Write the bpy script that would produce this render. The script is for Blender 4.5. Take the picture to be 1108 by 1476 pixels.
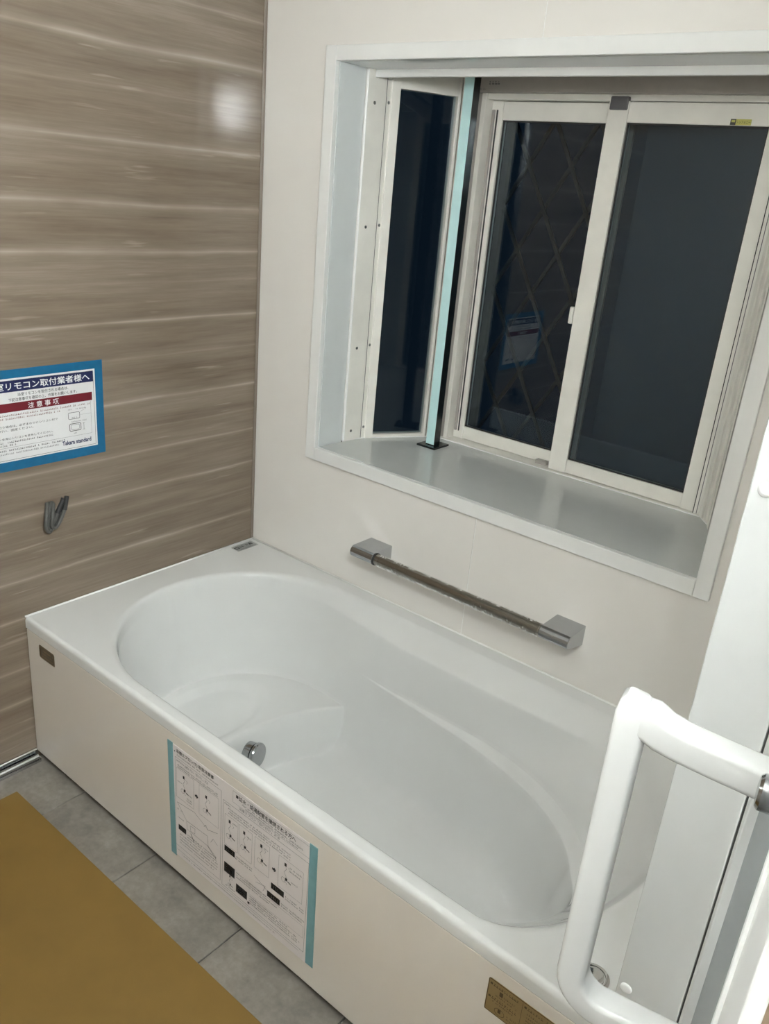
import bpy, bmesh, math, random
from mathutils import Vector, Matrix
random.seed(7)
for o in list(bpy.data.objects): bpy.data.objects.remove(o)
scene = bpy.context.scene
COL = scene.collection

# ------------------------------------------------------------------ camera
YAW, PITCH, ROLL, FPX = -0.6543, 0.3783, 0.0916, 1179.4
CAMPOS = Vector((1.7755, -1.6391, 1.5075))
fwd = Vector((math.sin(YAW)*math.cos(PITCH), math.cos(YAW)*math.cos(PITCH), -math.sin(PITCH)))
rgt = Vector((math.cos(YAW), -math.sin(YAW), 0)); upv = rgt.cross(fwd)
r2 = rgt*math.cos(ROLL)+upv*math.sin(ROLL); u2 = -rgt*math.sin(ROLL)+upv*math.cos(ROLL)
cd = bpy.data.cameras.new('camera'); cam = bpy.data.objects.new('camera', cd); COL.objects.link(cam)
m = Matrix((r2, u2, -fwd)).transposed().to_4x4(); m.translation = CAMPOS
cam.matrix_world = m
cd.sensor_fit = 'VERTICAL'; cd.sensor_height = 36.0; cd.lens = FPX/1476*36.0
cd.clip_start = 0.02; cd.clip_end = 60
scene.camera = cam

# ------------------------------------------------------------------ world, exposure
w = bpy.data.worlds.new('night'); scene.world = w; w.use_nodes = True
w.node_tree.nodes['Background'].inputs[0].default_value = (0.20, 0.42, 0.75, 1)
w.node_tree.nodes['Background'].inputs[1].default_value = 0.0080
scene.cycles.caustics_reflective = True
scene.cycles.sample_clamp_indirect = 0
scene.cycles.blur_glossy = 0.15      # keep the glints thrown by the chrome brackets
vs = scene.view_settings
vs.view_transform = 'Standard'; vs.look = 'None'; vs.gamma = 1.0; vs.use_curve_mapping = False
vs.exposure = 1.33
LAMP_STRENGTH = 160.0

# ------------------------------------------------------------------ materials
def nt(name):
    mt = bpy.data.materials.new(name); mt.use_nodes = True
    t = mt.node_tree; b = t.nodes['Principled BSDF']
    return mt, t, b
def pos_map(t, scale=(1, 1, 1)):
    g = t.nodes.new('ShaderNodeNewGeometry'); mp = t.nodes.new('ShaderNodeMapping')
    mp.inputs['Scale'].default_value = scale
    t.links.new(g.outputs['Position'], mp.inputs['Vector']); return mp.outputs['Vector']
def noise(t, vec, scale, detail=4, rough=.55):
    n = t.nodes.new('ShaderNodeTexNoise'); n.inputs['Scale'].default_value = scale
    n.inputs['Detail'].default_value = detail; n.inputs['Roughness'].default_value = rough
    t.links.new(vec, n.inputs['Vector']); return n.outputs['Fac']
def ramp(t, fac, stops):
    r = t.nodes.new('ShaderNodeValToRGB'); e = r.color_ramp.elements
    while len(e) < len(stops): e.new(.5)
    for k, (p, c) in enumerate(stops): e[k].position = p; e[k].color = (*c, 1)
    t.links.new(fac, r.inputs[0]); return r.outputs[0]
def math_n(t, op, a, b=None, c=None):
    n = t.nodes.new('ShaderNodeMath'); n.operation = op
    for k, v in enumerate((a, b, c)):
        if v is None: continue
        if isinstance(v, (int, float)): n.inputs[k].default_value = v
        else: t.links.new(v, n.inputs[k])
    return n.outputs[0]
def plain(name, col, rough=.4, metal=0., spec=.5, var=.04, vscale=30, bump=0., bscale=200, coat=0.):
    mt, t, b = nt(name)
    b.inputs['Roughness'].default_value = rough; b.inputs['Metallic'].default_value = metal
    b.inputs['Specular IOR Level'].default_value = spec; b.inputs['Coat Weight'].default_value = coat
    b.inputs['Coat Roughness'].default_value = .05
    v = pos_map(t); n = noise(t, v, vscale)
    lo = tuple(max(0, x*(1-var)) for x in col); hi = tuple(min(1, x*(1+var)) for x in col)
    t.links.new(ramp(t, n, [(.3, lo), (.7, hi)]), b.inputs['Base Color'])
    if bump:
        bp = t.nodes.new('ShaderNodeBump'); bp.inputs['Strength'].default_value = bump; bp.inputs['Distance'].default_value = .002
        t.links.new(noise(t, v, bscale, 6), bp.inputs['Height']); t.links.new(bp.outputs[0], b.inputs['Normal'])
    return mt
M = {}
M['tub'] = plain('tub_acrylic', (.755, .765, .755), .07, var=.006, vscale=6, coat=.35)
M['apron'] = plain('apron_panel', (.80, .755, .695), .18, var=.01, vscale=5)
M['white_wall'] = plain('white_wall_panel', (.82, .795, .755), .08, var=.01, vscale=3)
M['trim_white'] = plain('white_resin_trim', (.82, .825, .81), .30, var=.01)
M['sill'] = plain('sill_board', (.62, .64, .625), .14, var=.01)
M['recess'] = plain('recess_board', (.70, .73, .73), .30, var=.01)
M['sealant'] = plain('sealant', (.88, .88, .86), .35, var=.01)
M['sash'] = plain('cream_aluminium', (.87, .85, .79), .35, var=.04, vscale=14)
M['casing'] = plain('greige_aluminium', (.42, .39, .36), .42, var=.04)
M['gasket'] = plain('dark_gasket_and_shade', (.03, .03, .03), .6)  # also colours the shadow ring on the grab bar
M['chrome'] = plain('chrome', (.62, .62, .61), .10, metal=1, var=.02)
M['satin'] = plain('satin_chrome', (.43, .44, .45), .16, metal=1, var=.03)
M['barsteel'] = plain('brushed_bar', (.30, .28, .25), .18, metal=1, var=.05)
M['steel_trim'] = plain('polished_steel', (.55, .56, .58), .16, metal=1, var=.03)
M['black'] = plain('black_powder_coat', (.006, .010, .012), .22, var=.1)
M['teal_film'] = plain('pale_teal_film', (.58, .84, .85), .35, var=.03)
M['tape'] = plain('blue_masking_tape', (.002, .125, .265), .5, var=.08, vscale=60)
M['tape_teal'] = plain('teal_masking_tape', (.20, .40, .44), .5, var=.05, vscale=60)
M['paper'] = plain('white_paper', (.74, .74, .745), .5, var=.02)
M['paper2'] = plain('copy_paper', (.82, .78, .78), .55, var=.02)
M['navy'] = plain('navy_ink', (.006, .012, .075), .5, var=.03)
M['crimson'] = plain('crimson_ink', (.15, .006, .016), .5, var=.03)
M['ink'] = plain('black_ink', (.012, .012, .014), .6, var=.05)
M['ink_red'] = plain('red_ink', (.14, .02, .02), .6, var=.05)
M['ink_grey'] = plain('grey_ink', (.13, .13, .14), .6, var=.05)
M['ink_white'] = plain('white_ink', (.85, .85, .85), .5, var=.02)
M['gold'] = plain('gold_label', (.40, .30, .15), .32, metal=.35, var=.06)
M['gold_dark'] = plain('brown_label_print', (.10, .065, .03), .45, var=.06)
M['bronze'] = plain('bronze_plate', (.17, .14, .10), .35, metal=.4, var=.08)
M['mat'] = plain('ochre_foam_sheet', (.23, .137, .030), .62, var=.06, vscale=9, bump=.1, bscale=500)
M['gap_shade'] = plain('apron_gap_shade', (.06, .055, .05), .7)  # near-black colour stands in for the shade below the apron
M['grout'] = plain('grout', (.17, .17, .165), .8, var=.08)
M['cable'] = plain('grey_cable', (.095, .095, .088), .45, var=.05)
M['door_pane'] = plain('grey_door_panel', (.20, .235, .26), .25, var=.04, vscale=8)
M['door_white'] = plain('white_door_resin', (.76, .77, .77), .28, var=.01)
M['handle_white'] = plain('white_handle_resin', (.62, .625, .62), .22, var=.008)
M['jamb'] = plain('white_jamb_panel', (.60, .618, .622), .08, var=.006, coat=.3)
M['ceiling'] = plain('ceiling_panel', (.80, .80, .78), .5, var=.01)
M['wash_floor'] = plain('washroom_floor_wood', (.30, .22, .15), .45, var=.2, vscale=12)
M['wash_wall'] = plain('washroom_wallpaper', (.72, .71, .68), .7, var=.02)
M['corner'] = plain('grey_corner_joint', (.23, .19, .155), .35)
M['clear_sticker'] = plain('silver_sticker', (.42, .44, .43), .35, metal=.3, var=.05)
M['sticker_black'] = plain('sticker_black', (.05, .05, .045), .4)
M['sticker_yellow'] = plain('sticker_yellow', (.55, .52, .14), .4)
M['grille'] = plain('outside_grille_aluminium', (.036, .040, .046), .6)
M['cap_grey'] = plain('grey_resin', (.13, .125, .13), .5)
def tile_mat():
    mt, t, b = nt('stone_floor_tile'); v = pos_map(t)
    n1 = noise(t, v, 9, 8, .65); n2 = noise(t, v, 70, 5, .6)
    mix = math_n(t, 'ADD', math_n(t, 'MULTIPLY', n1, .7), math_n(t, 'MULTIPLY', n2, .3))
    t.links.new(ramp(t, mix, [(.36, (.18, .165, .145)), (.52, (.25, .228, .198)), (.66, (.335, .305, .265))]), b.inputs['Base Color'])
    b.inputs['Roughness'].default_value = .48
    bp = t.nodes.new('ShaderNodeBump'); bp.inputs['Strength'].default_value = .12; bp.inputs['Distance'].default_value = .002
    t.links.new(n2, bp.inputs['Height']); t.links.new(bp.outputs[0], b.inputs['Normal'])
    return mt
M['tile'] = tile_mat()
def wood_mat():
    mt, t, b = nt('printed_oak_laminate')
    g = t.nodes.new('ShaderNodeNewGeometry'); s = t.nodes.new('ShaderNodeSeparateXYZ')
    t.links.new(g.outputs['Position'], s.inputs[0])
    Y, Z = s.outputs['Y'], s.outputs['Z']
    wav = noise(t, pos_map(t, (0, 1.1, 2.3)), 1.6, 2)          # slow drift of the grain
    Zw = math_n(t, 'ADD', Z, math_n(t, 'MULTIPLY', math_n(t, 'SUBTRACT', wav, .5), .016))
    def stretched(sy, sz, scale, detail, rough, off=0.):
        c = t.nodes.new('ShaderNodeCombineXYZ')
        t.links.new(math_n(t, 'MULTIPLY', Y, sy), c.inputs[1])
        t.links.new(math_n(t, 'MULTIPLY_ADD', Zw, sz, off), c.inputs[2])
        return noise(t, c.outputs[0], scale, detail, rough)
    fine = stretched(1.6, 60, 3.0, 5, .7)
    mid = stretched(1.3, 16, 1.8, 5, .6, 3.1)
    board = stretched(.35, 5.5, 1.6, 1, .5, 9.7)
    fac = math_n(t, 'ADD', math_n(t, 'MULTIPLY', fine, .25), math_n(t, 'ADD', math_n(t, 'MULTIPLY', mid, .42), math_n(t, 'MULTIPLY', board, .33)))
    col = ramp(t, fac, [(.34, (.145, .110, .079)), (.46, (.200, .156, .115)), (.56, (.240, .192, .146)), (.70, (.31, .258, .205))])
    # printed pale veins between the boards
    veins = [(1.751, .009, 1.), (1.66, .005, .3), (1.5515, .006, 1.1), (1.4156, .009, .9), (1.308, .007, .8), (1.235, .004, .25), (1.140, .005, 1.1),
             (1.05, .004, .3), (.939, .005, 1.1), (.86, .004, .3), (.798, .005, .7), (.694, .005, .9), (.61, .004, .3), (.533, .006, .9),
             (.428, .005, .8), (.372, .005, .6), (.285, .006, .6), (.19, .006, .6), (.10, .006, .4), (1.86, .006, .8), (1.96, .007, .7), (2.06, .006, .8)]
    total = None
    for z0, wd, st in veins:
        d = math_n(t, 'DIVIDE', math_n(t, 'SUBTRACT', Zw, z0), wd)
        k = math_n(t, 'MULTIPLY', math_n(t, 'EXPONENT', math_n(t, 'MULTIPLY', math_n(t, 'ABSOLUTE', d), -1.3)), st)
        total = k if total is None else math_n(t, 'ADD', total, k)
    mod = stretched(2.2, 7, 1.5, 3, .6, 21.)
    mod2 = math_n(t, 'MULTIPLY_ADD', mod, 1.7, -.25)
    # short pale figure streaks
    fig = stretched(2.6, 34, 1.3, 3, .55, 40.)
    figm = math_n(t, 'MULTIPLY', math_n(t, 'MAXIMUM', math_n(t, 'MULTIPLY_ADD', fig, 8, -5.15), 0), .6)
    amt = math_n(t, 'MINIMUM', math_n(t, 'ADD', math_n(t, 'MULTIPLY', total, math_n(t, 'MAXIMUM', mod2, 0)), figm), .75)
    mx = t.nodes.new('ShaderNodeMix'); mx.data_type = 'RGBA'
    t.links.new(amt, mx.inputs[0]); t.links.new(col, mx.inputs[6]); mx.inputs[7].default_value = (.47, .41, .34, 1)
    t.links.new(mx.outputs[2], b.inputs['Base Color'])
    b.inputs['Roughness'].default_value = .11
    bp = t.nodes.new('ShaderNodeBump'); bp.inputs['Strength'].default_value = .05; bp.inputs['Distance'].default_value = .001
    t.links.new(fine, bp.inputs['Height']); t.links.new(bp.outputs[0], b.inputs['Normal'])
    return mt
M['wood'] = wood_mat()
def thin_glass(name, tint, ior=1.5, rough=0.0):
    mt = bpy.data.materials.new(name); mt.use_nodes = True; t = mt.node_tree
    t.nodes.remove(t.nodes['Principled BSDF']); out = t.nodes['Material Output']
    tr = t.nodes.new('ShaderNodeBsdfTransparent'); tr.inputs[0].default_value = (*tint, 1)
    gl = t.nodes.new('ShaderNodeBsdfAnisotropic') if False else t.nodes.new('ShaderNodeBsdfGlossy')
    gl.inputs['Roughness'].default_value = rough
    fr = t.nodes.new('ShaderNodeFresnel'); fr.inputs[0].default_value = ior
    mx = t.nodes.new('ShaderNodeMixShader')
    t.links.new(fr.outputs[0], mx.inputs[0]); t.links.new(tr.outputs[0], mx.inputs[1]); t.links.new(gl.outputs[0], mx.inputs[2])
    t.links.new(mx.outputs[0], out.inputs[0]); return mt
M['glass'] = thin_glass('window_glass', (.80, .86, .88))
M['film'] = thin_glass('clear_wrap', (.96, .96, .95), 1.13, .08)
def screen_mat():
    mt = bpy.data.materials.new('insect_mesh'); mt.use_nodes = True; t = mt.node_tree
    b = t.nodes['Principled BSDF']; b.inputs['Base Color'].default_value = (.060, .074, .104, 1); b.inputs['Roughness'].default_value = .8
    tr = t.nodes.new('ShaderNodeBsdfTransparent'); mx = t.nodes.new('ShaderNodeMixShader'); mx.inputs[0].default_value = .88
    t.links.new(tr.outputs[0], mx.inputs[1]); t.links.new(b.outputs[0], mx.inputs[2])
    t.links.new(mx.outputs[0], t.nodes['Material Output'].inputs[0]); return mt
M['screen'] = screen_mat()
def emit(name, col, s):
    mt, t, b = nt(name); b.inputs['Base Color'].default_value = (.8, .8, .8, 1)
    b.inputs['Emission Color'].default_value = (*col, 1); b.inputs['Emission Strength'].default_value = s; return mt
M['lamp'] = emit('lamp_diffuser', (.95, 1., 1.), LAMP_STRENGTH)

# ------------------------------------------------------------------ mesh helpers
ORIG = {}
def build(name, bm, mat, parent=None, smooth=False, at=(0, 0, 0), auto=None):
    """bm holds world coordinates; a part shares its root's origin"""
    org = Vector(ORIG[parent.name]) if parent else Vector(at)
    bmesh.ops.translate(bm, verts=bm.verts, vec=-org)
    bmesh.ops.recalc_face_normals(bm, faces=bm.faces)
    me = bpy.data.meshes.new(name)
    for f in bm.faces: f.smooth = bool(smooth)
    if smooth and auto:
        for e in bm.edges:
            if len(e.link_faces) == 2 and e.calc_face_angle(0) > auto: e.smooth = False
    bm.to_mesh(me); bm.free()
    me.materials.append(M[mat] if isinstance(mat, str) else mat)
    o = bpy.data.objects.new(name, me); COL.objects.link(o)
    if parent: o.parent = parent
    else: o.location = org
    ORIG[o.name] = tuple(org)
    return o
def empty(name, at=(0, 0, 0)):
    o = bpy.data.objects.new(name, None); COL.objects.link(o); o.location = at; o.empty_display_size = .05
    ORIG[o.name] = tuple(at); return o
def tag(o, label=None, cat=None, group=None, kind=None):
    if label: o['label'] = label
    if cat: o['category'] = cat
    if group: o['group'] = group
    if kind: o['kind'] = kind
    return o
def N(): return bmesh.new()
def box(bm, x0, x1, y0, y1, z0, z1, bev=0, seg=2):
    c = [(x, y, z) for x in (x0, x1) for y in (y0, y1) for z in (z0, z1)]
    v = [bm.verts.new(p) for p in c]
    fs = [bm.faces.new([v[i] for i in q]) for q in ((0, 1, 3, 2), (4, 6, 7, 5), (0, 4, 5, 1), (2, 3, 7, 6), (0, 2, 6, 4), (1, 5, 7, 3))]
    if bev:
        es = list({e for f in fs for e in f.edges})
        bmesh.ops.bevel(bm, geom=es, offset=bev, segments=seg, profile=.5, affect='EDGES')
    return bm
def obox(bm, p0, p1, y_n, z0, z1, bev=0):
    """upright slab between plan points p0,p1; y_n=(a,b) offsets along the left normal"""
    d = Vector((p1[0]-p0[0], p1[1]-p0[1])); d.normalize(); n = Vector((-d.y, d.x))
    a, b = y_n
    pl = [Vector(p0)+n*a, Vector(p1)+n*a, Vector(p1)+n*b, Vector(p0)+n*b]
    lo = [bm.verts.new((p.x, p.y, z0)) for p in pl]; hi = [bm.verts.new((p.x, p.y, z1)) for p in pl]
    fs = [bm.faces.new(lo), bm.faces.new(hi)]+[bm.faces.new((lo[i], lo[(i+1) % 4], hi[(i+1) % 4], hi[i])) for i in range(4)]
    if bev:
        es = list({e for f in fs for e in f.edges}); bmesh.ops.bevel(bm, geom=es, offset=bev, segments=2, profile=.5, affect='EDGES')
def poly_prism(bm, poly, z0, z1):
    lo = [bm.verts.new((p[0], p[1], z0)) for p in poly]; hi = [bm.verts.new((p[0], p[1], z1)) for p in poly]
    bm.faces.new(lo); bm.faces.new(hi); n = len(poly)
    for i in range(n): bm.faces.new((lo[i], lo[(i+1) % n], hi[(i+1) % n], hi[i]))
def prism_x(bm, prof, x0, x1):
    """profile of (y,z) swept along x"""
    a = [bm.verts.new((x0, p[0], p[1])) for p in prof]; b = [bm.verts.new((x1, p[0], p[1])) for p in prof]
    bm.faces.new(a); bm.faces.new(b); n = len(prof)
    for i in range(n): bm.faces.new((a[i], a[(i+1) % n], b[(i+1) % n], b[i]))
def sweep(bm, pts, rad, n=12, ring=None, caps=True, up0=Vector((0, 0, 1))):
    pts = [Vector(p) for p in pts]; rings = []; prev = None
    for i, p in enumerate(pts):
        tg = (pts[min(i+1, len(pts)-1)]-pts[max(i-1, 0)]).normalized()
        if prev is None:
            a = up0 if abs(tg.dot(up0)) < .95 else Vector((1, 0, 0)); prev = (a-tg*a.dot(tg)).normalized()
        prev = (prev-tg*prev.dot(tg)).normalized(); b = tg.cross(prev)
        r = rad(i) if callable(rad) else rad
        if ring: rr = [p+prev*q[0]*r+b*q[1]*r for q in ring]
        else: rr = [p+prev*math.cos(2*math.pi*k/n)*r+b*math.sin(2*math.pi*k/n)*r for k in range(n)]
        rings.append([bm.verts.new(q) for q in rr])
    for A, B in zip(rings, rings[1:]):
        L = len(A)
        for k in range(L): bm.faces.new((A[k], A[(k+1) % L], B[(k+1) % L], B[k]))
    if caps: bm.faces.new(rings[0]); bm.faces.new(rings[-1])
def disc(bm, c, axis, prof, n=32):
    """lathe: prof of (radius, height) along axis from centre c"""
    c = Vector(c); ax = Vector(axis).normalized()
    a = Vector((0, 0, 1)) if abs(ax.z) < .9 else Vector((1, 0, 0)); u = (a-ax*a.dot(ax)).normalized(); v = ax.cross(u)
    rings = [[bm.verts.new(c+ax*h+(u*math.cos(2*math.pi*k/n)+v*math.sin(2*math.pi*k/n))*r) for k in range(n)] for r, h in prof]
    for A, B in zip(rings, rings[1:]):
        for k in range(n): bm.faces.new((A[k], A[(k+1) % n], B[(k+1) % n], B[k]))
    bm.faces.new(rings[0]); bm.faces.new(rings[-1])
def sstep(a, b, x):
    t = min(1, max(0, (x-a)/(b-a))); return t*t*(3-2*t)

# print: flat ink on paper, laid out in millimetres on a sheet
class Sheet:
    def __init__(s, org, U, V, Nn): s.o, s.U, s.V, s.n, s.b = Vector(org), Vector(U), Vector(V), Vector(Nn), {}
    def bm(s, m): return s.b.setdefault(m, bmesh.new())
    def P(s, u, v, lift): return s.o+s.U*u*.001+s.V*v*.001+s.n*lift
    def rect(s, m, u0, u1, v0, v1, lift=.0004):
        b = s.bm(m); b.faces.new([b.verts.new(s.P(u, v, lift)) for u, v in ((u0, v0), (u1, v0), (u1, v1), (u0, v1))])
    def line(s, m, a, c, wd=.5, lift=.0004):
        d = Vector((c[0]-a[0], c[1]-a[1])); d.normalize(); q = Vector((-d.y, d.x))*wd*.5; b = s.bm(m)
        b.faces.new([b.verts.new(s.P(x, y, lift)) for x, y in ((a[0]+q.x, a[1]+q.y), (a[0]-q.x, a[1]-q.y), (c[0]-q.x, c[1]-q.y), (c[0]+q.x, c[1]+q.y))])
    def frame(s, m, u0, u1, v0, v1, wd=.5):
        for a, c in (((u0, v0), (u1, v0)), ((u0, v1), (u1, v1)), ((u0, v0), (u0, v1)), ((u1, v0), (u1, v1))): s.line(m, a, c, wd)
    def rows(s, m, u0, u1, v, h=2.2, pitch=2.6):
        u = u0                                   # print too small to read: a run of tiny strokes
        while u < u1-1:
            if random.random() < .9:
                s.rect(m, u, u+pitch*random.uniform(.5, .85), v, v+h*random.uniform(.25, .4))
                s.rect(m, u+pitch*.1, u+pitch*random.uniform(.3, .7), v+h*.6, v+h*random.uniform(.8, 1))
            u += pitch
    def poly(s, m, pts, wd=.5):
        for a, c in zip(pts, pts[1:]): s.line(m, a, c, wd)
    def text(s, m, body, u0, u1, v0, h, lift=.0007, bold=0., shear=0.):
        cu = bpy.data.curves.new('print', 'FONT'); cu.body = body; cu.size = 10; cu.resolution_u = 2; cu.offset = bold; cu.shear = shear
        ob = bpy.data.objects.new('print', cu); COL.objects.link(ob)
        dg = bpy.context.evaluated_depsgraph_get(); dg.update()
        me = bpy.data.meshes.new_from_object(ob.evaluated_get(dg))
        if len(me.vertices):
            xs = [p.co.x for p in me.vertices]; ys = [p.co.y for p in me.vertices]
            kx = (u1-u0)/max(1e-6, max(xs)-min(xs)); ky = h/max(1e-6, max(ys)-min(ys))
            b = s.bm(m); vv = [b.verts.new(s.P(u0+(p.co.x-min(xs))*kx, v0+(p.co.y-min(ys))*ky, lift)) for p in me.vertices]
            for f in me.polygons:
                try: b.faces.new([vv[i] for i in f.vertices])
                except ValueError: pass
        bpy.data.objects.remove(ob); bpy.data.curves.remove(cu); bpy.data.meshes.remove(me)
    def done(s, parent, names):
        for m, b in s.b.items(): build(names.get(m.split('#')[0], 'printed_text'), b, m.split('#')[0], parent)

# ------------------------------------------------------------------ key sizes (metres)
H, D, LX = .4325, .761, 1.610          # tub rim height, tub depth, room length
CEIL = 2.12
DOOR_Y0, DOOR_Y1, DOOR_H = -.900, -1.640, 2.01
FRONT_Y = -1.66
WX0, WX1, WZ0, WZ1 = .221, 1.388, .766, 1.808     # window trim, outer
IX0, IX1, IZ0, IZ1 = .256, 1.354, .803, 1.775     # window opening

# ------------------------------------------------------------------ room shell
fl = build('floor', box(N(), -.02, LX+.02, -1.68, -.70, -.06, -.006), 'grout'); tag(fl, 'grey stone floor tiles with dark joints', kind='structure')
tb = N(); box(tb, 0, .297, 0, .297, 0, .0065, .0012, 1)
xs = [-.092+.3*i for i in range(6)]; ys = [-1.94+.3*j for j in range(5)]
first = None
for x in xs:
    for y in ys:
        x0, x1, y0, y1 = max(x, 0), min(x+.297, LX), max(y, FRONT_Y), min(y+.297, -.705)
        if x1-x0 < .02 or y1-y0 < .02: continue
        b = N(); box(b, x0, x1, y0, y1, -.006, 0, .0012, 1)
        build('tile', b, 'tile', fl)
tb.free()
cl = build('ceiling', box(N(), -.05, LX+.07, -1.72, .05, CEIL, CEIL+.05), 'ceiling'); tag(cl, 'white bathroom ceiling panel', kind='structure')
wl = build('wall_left', box(N(), -.06, 0, -1.72, .06, -.06, CEIL), 'wood'); tag(wl, 'brown wood-grain laminate wall panel', kind='structure')
build('corner_joint', box(N(), 0, .0035, -.011, -.0005, H, CEIL, .001, 1), 'corner', wl)
wb = empty('wall_back', (0, 0, 0)); tag(wb, 'glossy white wall panels around the bay window', kind='structure')
SEAM = .807
b = N()
for q in ((.001, WX0+.02, -.06, CEIL), (WX0+.02, SEAM-.0012, -.06, WZ0+.02), (WX0+.02, SEAM-.0012, WZ1-.02, CEIL)):
    box(b, q[0], q[1], 0, .05, q[2], q[3])
build('wall_panel', b, 'white_wall', wb)
b = N()
for q in ((WX1-.02, LX+.07, -.06, CEIL), (SEAM+.0012, WX1-.02, -.06, WZ0+.02), (SEAM+.0012, WX1-.02, WZ1-.02, CEIL)):
    box(b, q[0], q[1], 0, .05, q[2], q[3])
build('wall_panel', b, 'white_wall', wb)
b = N(); box(b, SEAM-.0012, SEAM+.0012, .0012, .05, -.06, WZ0+.02); box(b, SEAM-.0012, SEAM+.0012, .0012, .05, WZ1-.02, CEIL)
build('panel_seam', b, 'sealant', wb)
wr = build('wall_right', box(N(), LX, LX+.07, DOOR_Y0+.003, -.0005, -.06, CEIL), 'white_wall'); tag(wr, 'white wall panel at the end of the bathtub', kind='structure')
b = N(); box(b, LX, LX+.07, DOOR_Y1, DOOR_Y0+.003, DOOR_H, CEIL); box(b, LX, LX+.07, -1.72, DOOR_Y1, -.06, CEIL)
tag(build('wall_door', b, 'white_wall'), 'white wall around and above the doorway', kind='structure')
tag(build('wall_front', box(N(), 0, LX, FRONT_Y-.06, FRONT_Y, -.06, CEIL), 'white_wall'), 'white wall panel opposite the window', kind='structure')
# steel skirting at the foot of the wood wall
b = N(); box(b, 0.001, .010, FRONT_Y, -.760, .0, .034, .002); box(b, .010, .026, FRONT_Y, -.760, .0, .010, .002)
bl = build('baseboard_left', b, 'steel_trim'); tag(bl, 'polished steel skirting channel at the foot of the wood wall', kind='structure')
b = N(); sweep(b, [(.020, FRONT_Y, .017), (.020, -1.2, .017), (.020, -.766, .017)], .0075, 12); build('round_rail', b, 'steel_trim', bl, smooth=True, auto=.8)
b = N(); sweep(b, [(.010, FRONT_Y, .034), (.010, -1.2, .034), (.010, -.766, .034)], .004, 10); build('top_bead', b, 'chrome', bl, smooth=True, auto=.8)

# washroom beyond the doorway
tag(build('floor_washroom', box(N(), LX+.075, 3.4, -3.0, .3, -.06, -.004), 'wash_floor'), 'brown wooden washroom floor beyond the doorway', kind='structure')
tag(build('ceiling_washroom', box(N(), LX+.07, 3.4, -3.0, .3, 2.12, 2.18), 'ceiling'), 'white washroom ceiling', kind='structure')
b = N(); box(b, 3.4, 3.45, -3.0, .3, -.06, 2.12); tag(build('wall_washroom_far', b, 'wash_wall'), 'washroom wall facing the doorway', kind='structure')
b = N(); box(b, LX+.07, 3.4, .3, .35, -.06, 2.12); tag(build('wall_washroom_side', b, 'wash_wall'), 'washroom wall beyond the door', kind='structure')
b = N(); box(b, LX+.07, 3.4, -3.05, -3.0, -.06, 2.12); tag(build('wall_washroom_end', b, 'wash_wall'), 'washroom end wall', kind='structure')
b = N(); box(b, LX+.02, LX+.07, -3.0, -1.72, -.06, 2.12); box(b, LX+.02, LX+.07, .052, .3, -.06, 2.12)
tag(build('wall_washroom_inner', b, 'wash_wall'), 'washroom side of the bathroom wall', kind='structure')

# ------------------------------------------------------------------ bay window
win = empty('window_1', ((WX0+WX1)/2, .2, IZ0)); tag(win, 'bay window with white surround, sliding sashes and an angled side light', kind='structure')
def wpart(name, bm, mat, **k): return build(name, bm, mat, win, **k)
# surround on the wall
for nm, q in (('surround_trim', (WX0, IX0, WZ0, WZ1)), ('surround_trim', (IX1, WX1, WZ0, WZ1)), ('surround_trim', (IX0, IX1, WZ0, IZ0)), ('surround_trim', (IX0, IX1, IZ1, WZ1))):
    b = N(); box(b, q[0], q[1], -.011, .004, q[2], q[3], .0018); wpart(nm, b, 'trim_white')
# recess boards
BAY = [(.268, .101), (.276, .181), (.386, .368), (.400, .385), (1.222, .385), (1.262, .335), (1.350, .101)]   # plan of the inner face
b = N(); box(b, .243, .2575, .0045, .101, IZ0-.02, IZ1+.02); wpart('recess_board', b, 'recess')
b = N(); box(b, 1.3525, 1.368, .0045, .101, IZ0-.02, IZ1+.02); wpart('recess_board', b, 'recess')
b = N(); box(b, .2576, 1.3524, .0045, .125, IZ1, IZ1+.02); wpart('recess_soffit', b, 'sill')
b = N(); box(b, .2576, 1.3524, .125, .137, IZ1-.017, IZ1+.024, .002); wpart('soffit_trim', b, 'trim_white')
b = N(); box(b, .2576, .266, .101, .108, IZ0, IZ1, .0015, 1); wpart('edge_bead', b, 'sealant')
b = N(); box(b, 1.345, 1.3524, .101, .108, IZ0, IZ1, .0015, 1); wpart('edge_bead', b, 'sealant')
# sill board: trapezoid shelf
b = N(); poly_prism(b, [(.2576, .0045), (1.3524, .0045), (1.3524, .103), (1.262, .335), (1.225, .378), (.400, .378), (.276, .185), (.2665, .103)], IZ0-.022, IZ0); wpart('sill', b, 'sill')
b = N(); sweep(b, [(.2595, .103, IZ0), (.277, .184, IZ0), (.388, .366, IZ0), (.400, .378, IZ0), (1.225, .378, IZ0), (1.262, .333, IZ0), (1.347, .104, IZ0)], .003, 6); wpart('sealant', b, 'sealant', smooth=True)
# bay soffit above the sashes
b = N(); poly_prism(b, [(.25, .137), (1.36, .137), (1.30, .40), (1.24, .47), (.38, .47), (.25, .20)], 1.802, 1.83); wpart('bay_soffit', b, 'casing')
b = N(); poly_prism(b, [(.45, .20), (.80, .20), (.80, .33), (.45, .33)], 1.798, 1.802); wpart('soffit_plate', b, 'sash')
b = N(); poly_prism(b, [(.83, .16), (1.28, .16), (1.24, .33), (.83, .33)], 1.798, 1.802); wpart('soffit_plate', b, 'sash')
b = N(); poly_prism(b, [(.25, .05), (1.36, .05), (1.36, .10), (1.24, .47), (.38, .47), (.24, .2)], .74, .78); wpart('bay_base', b, 'casing')
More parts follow.
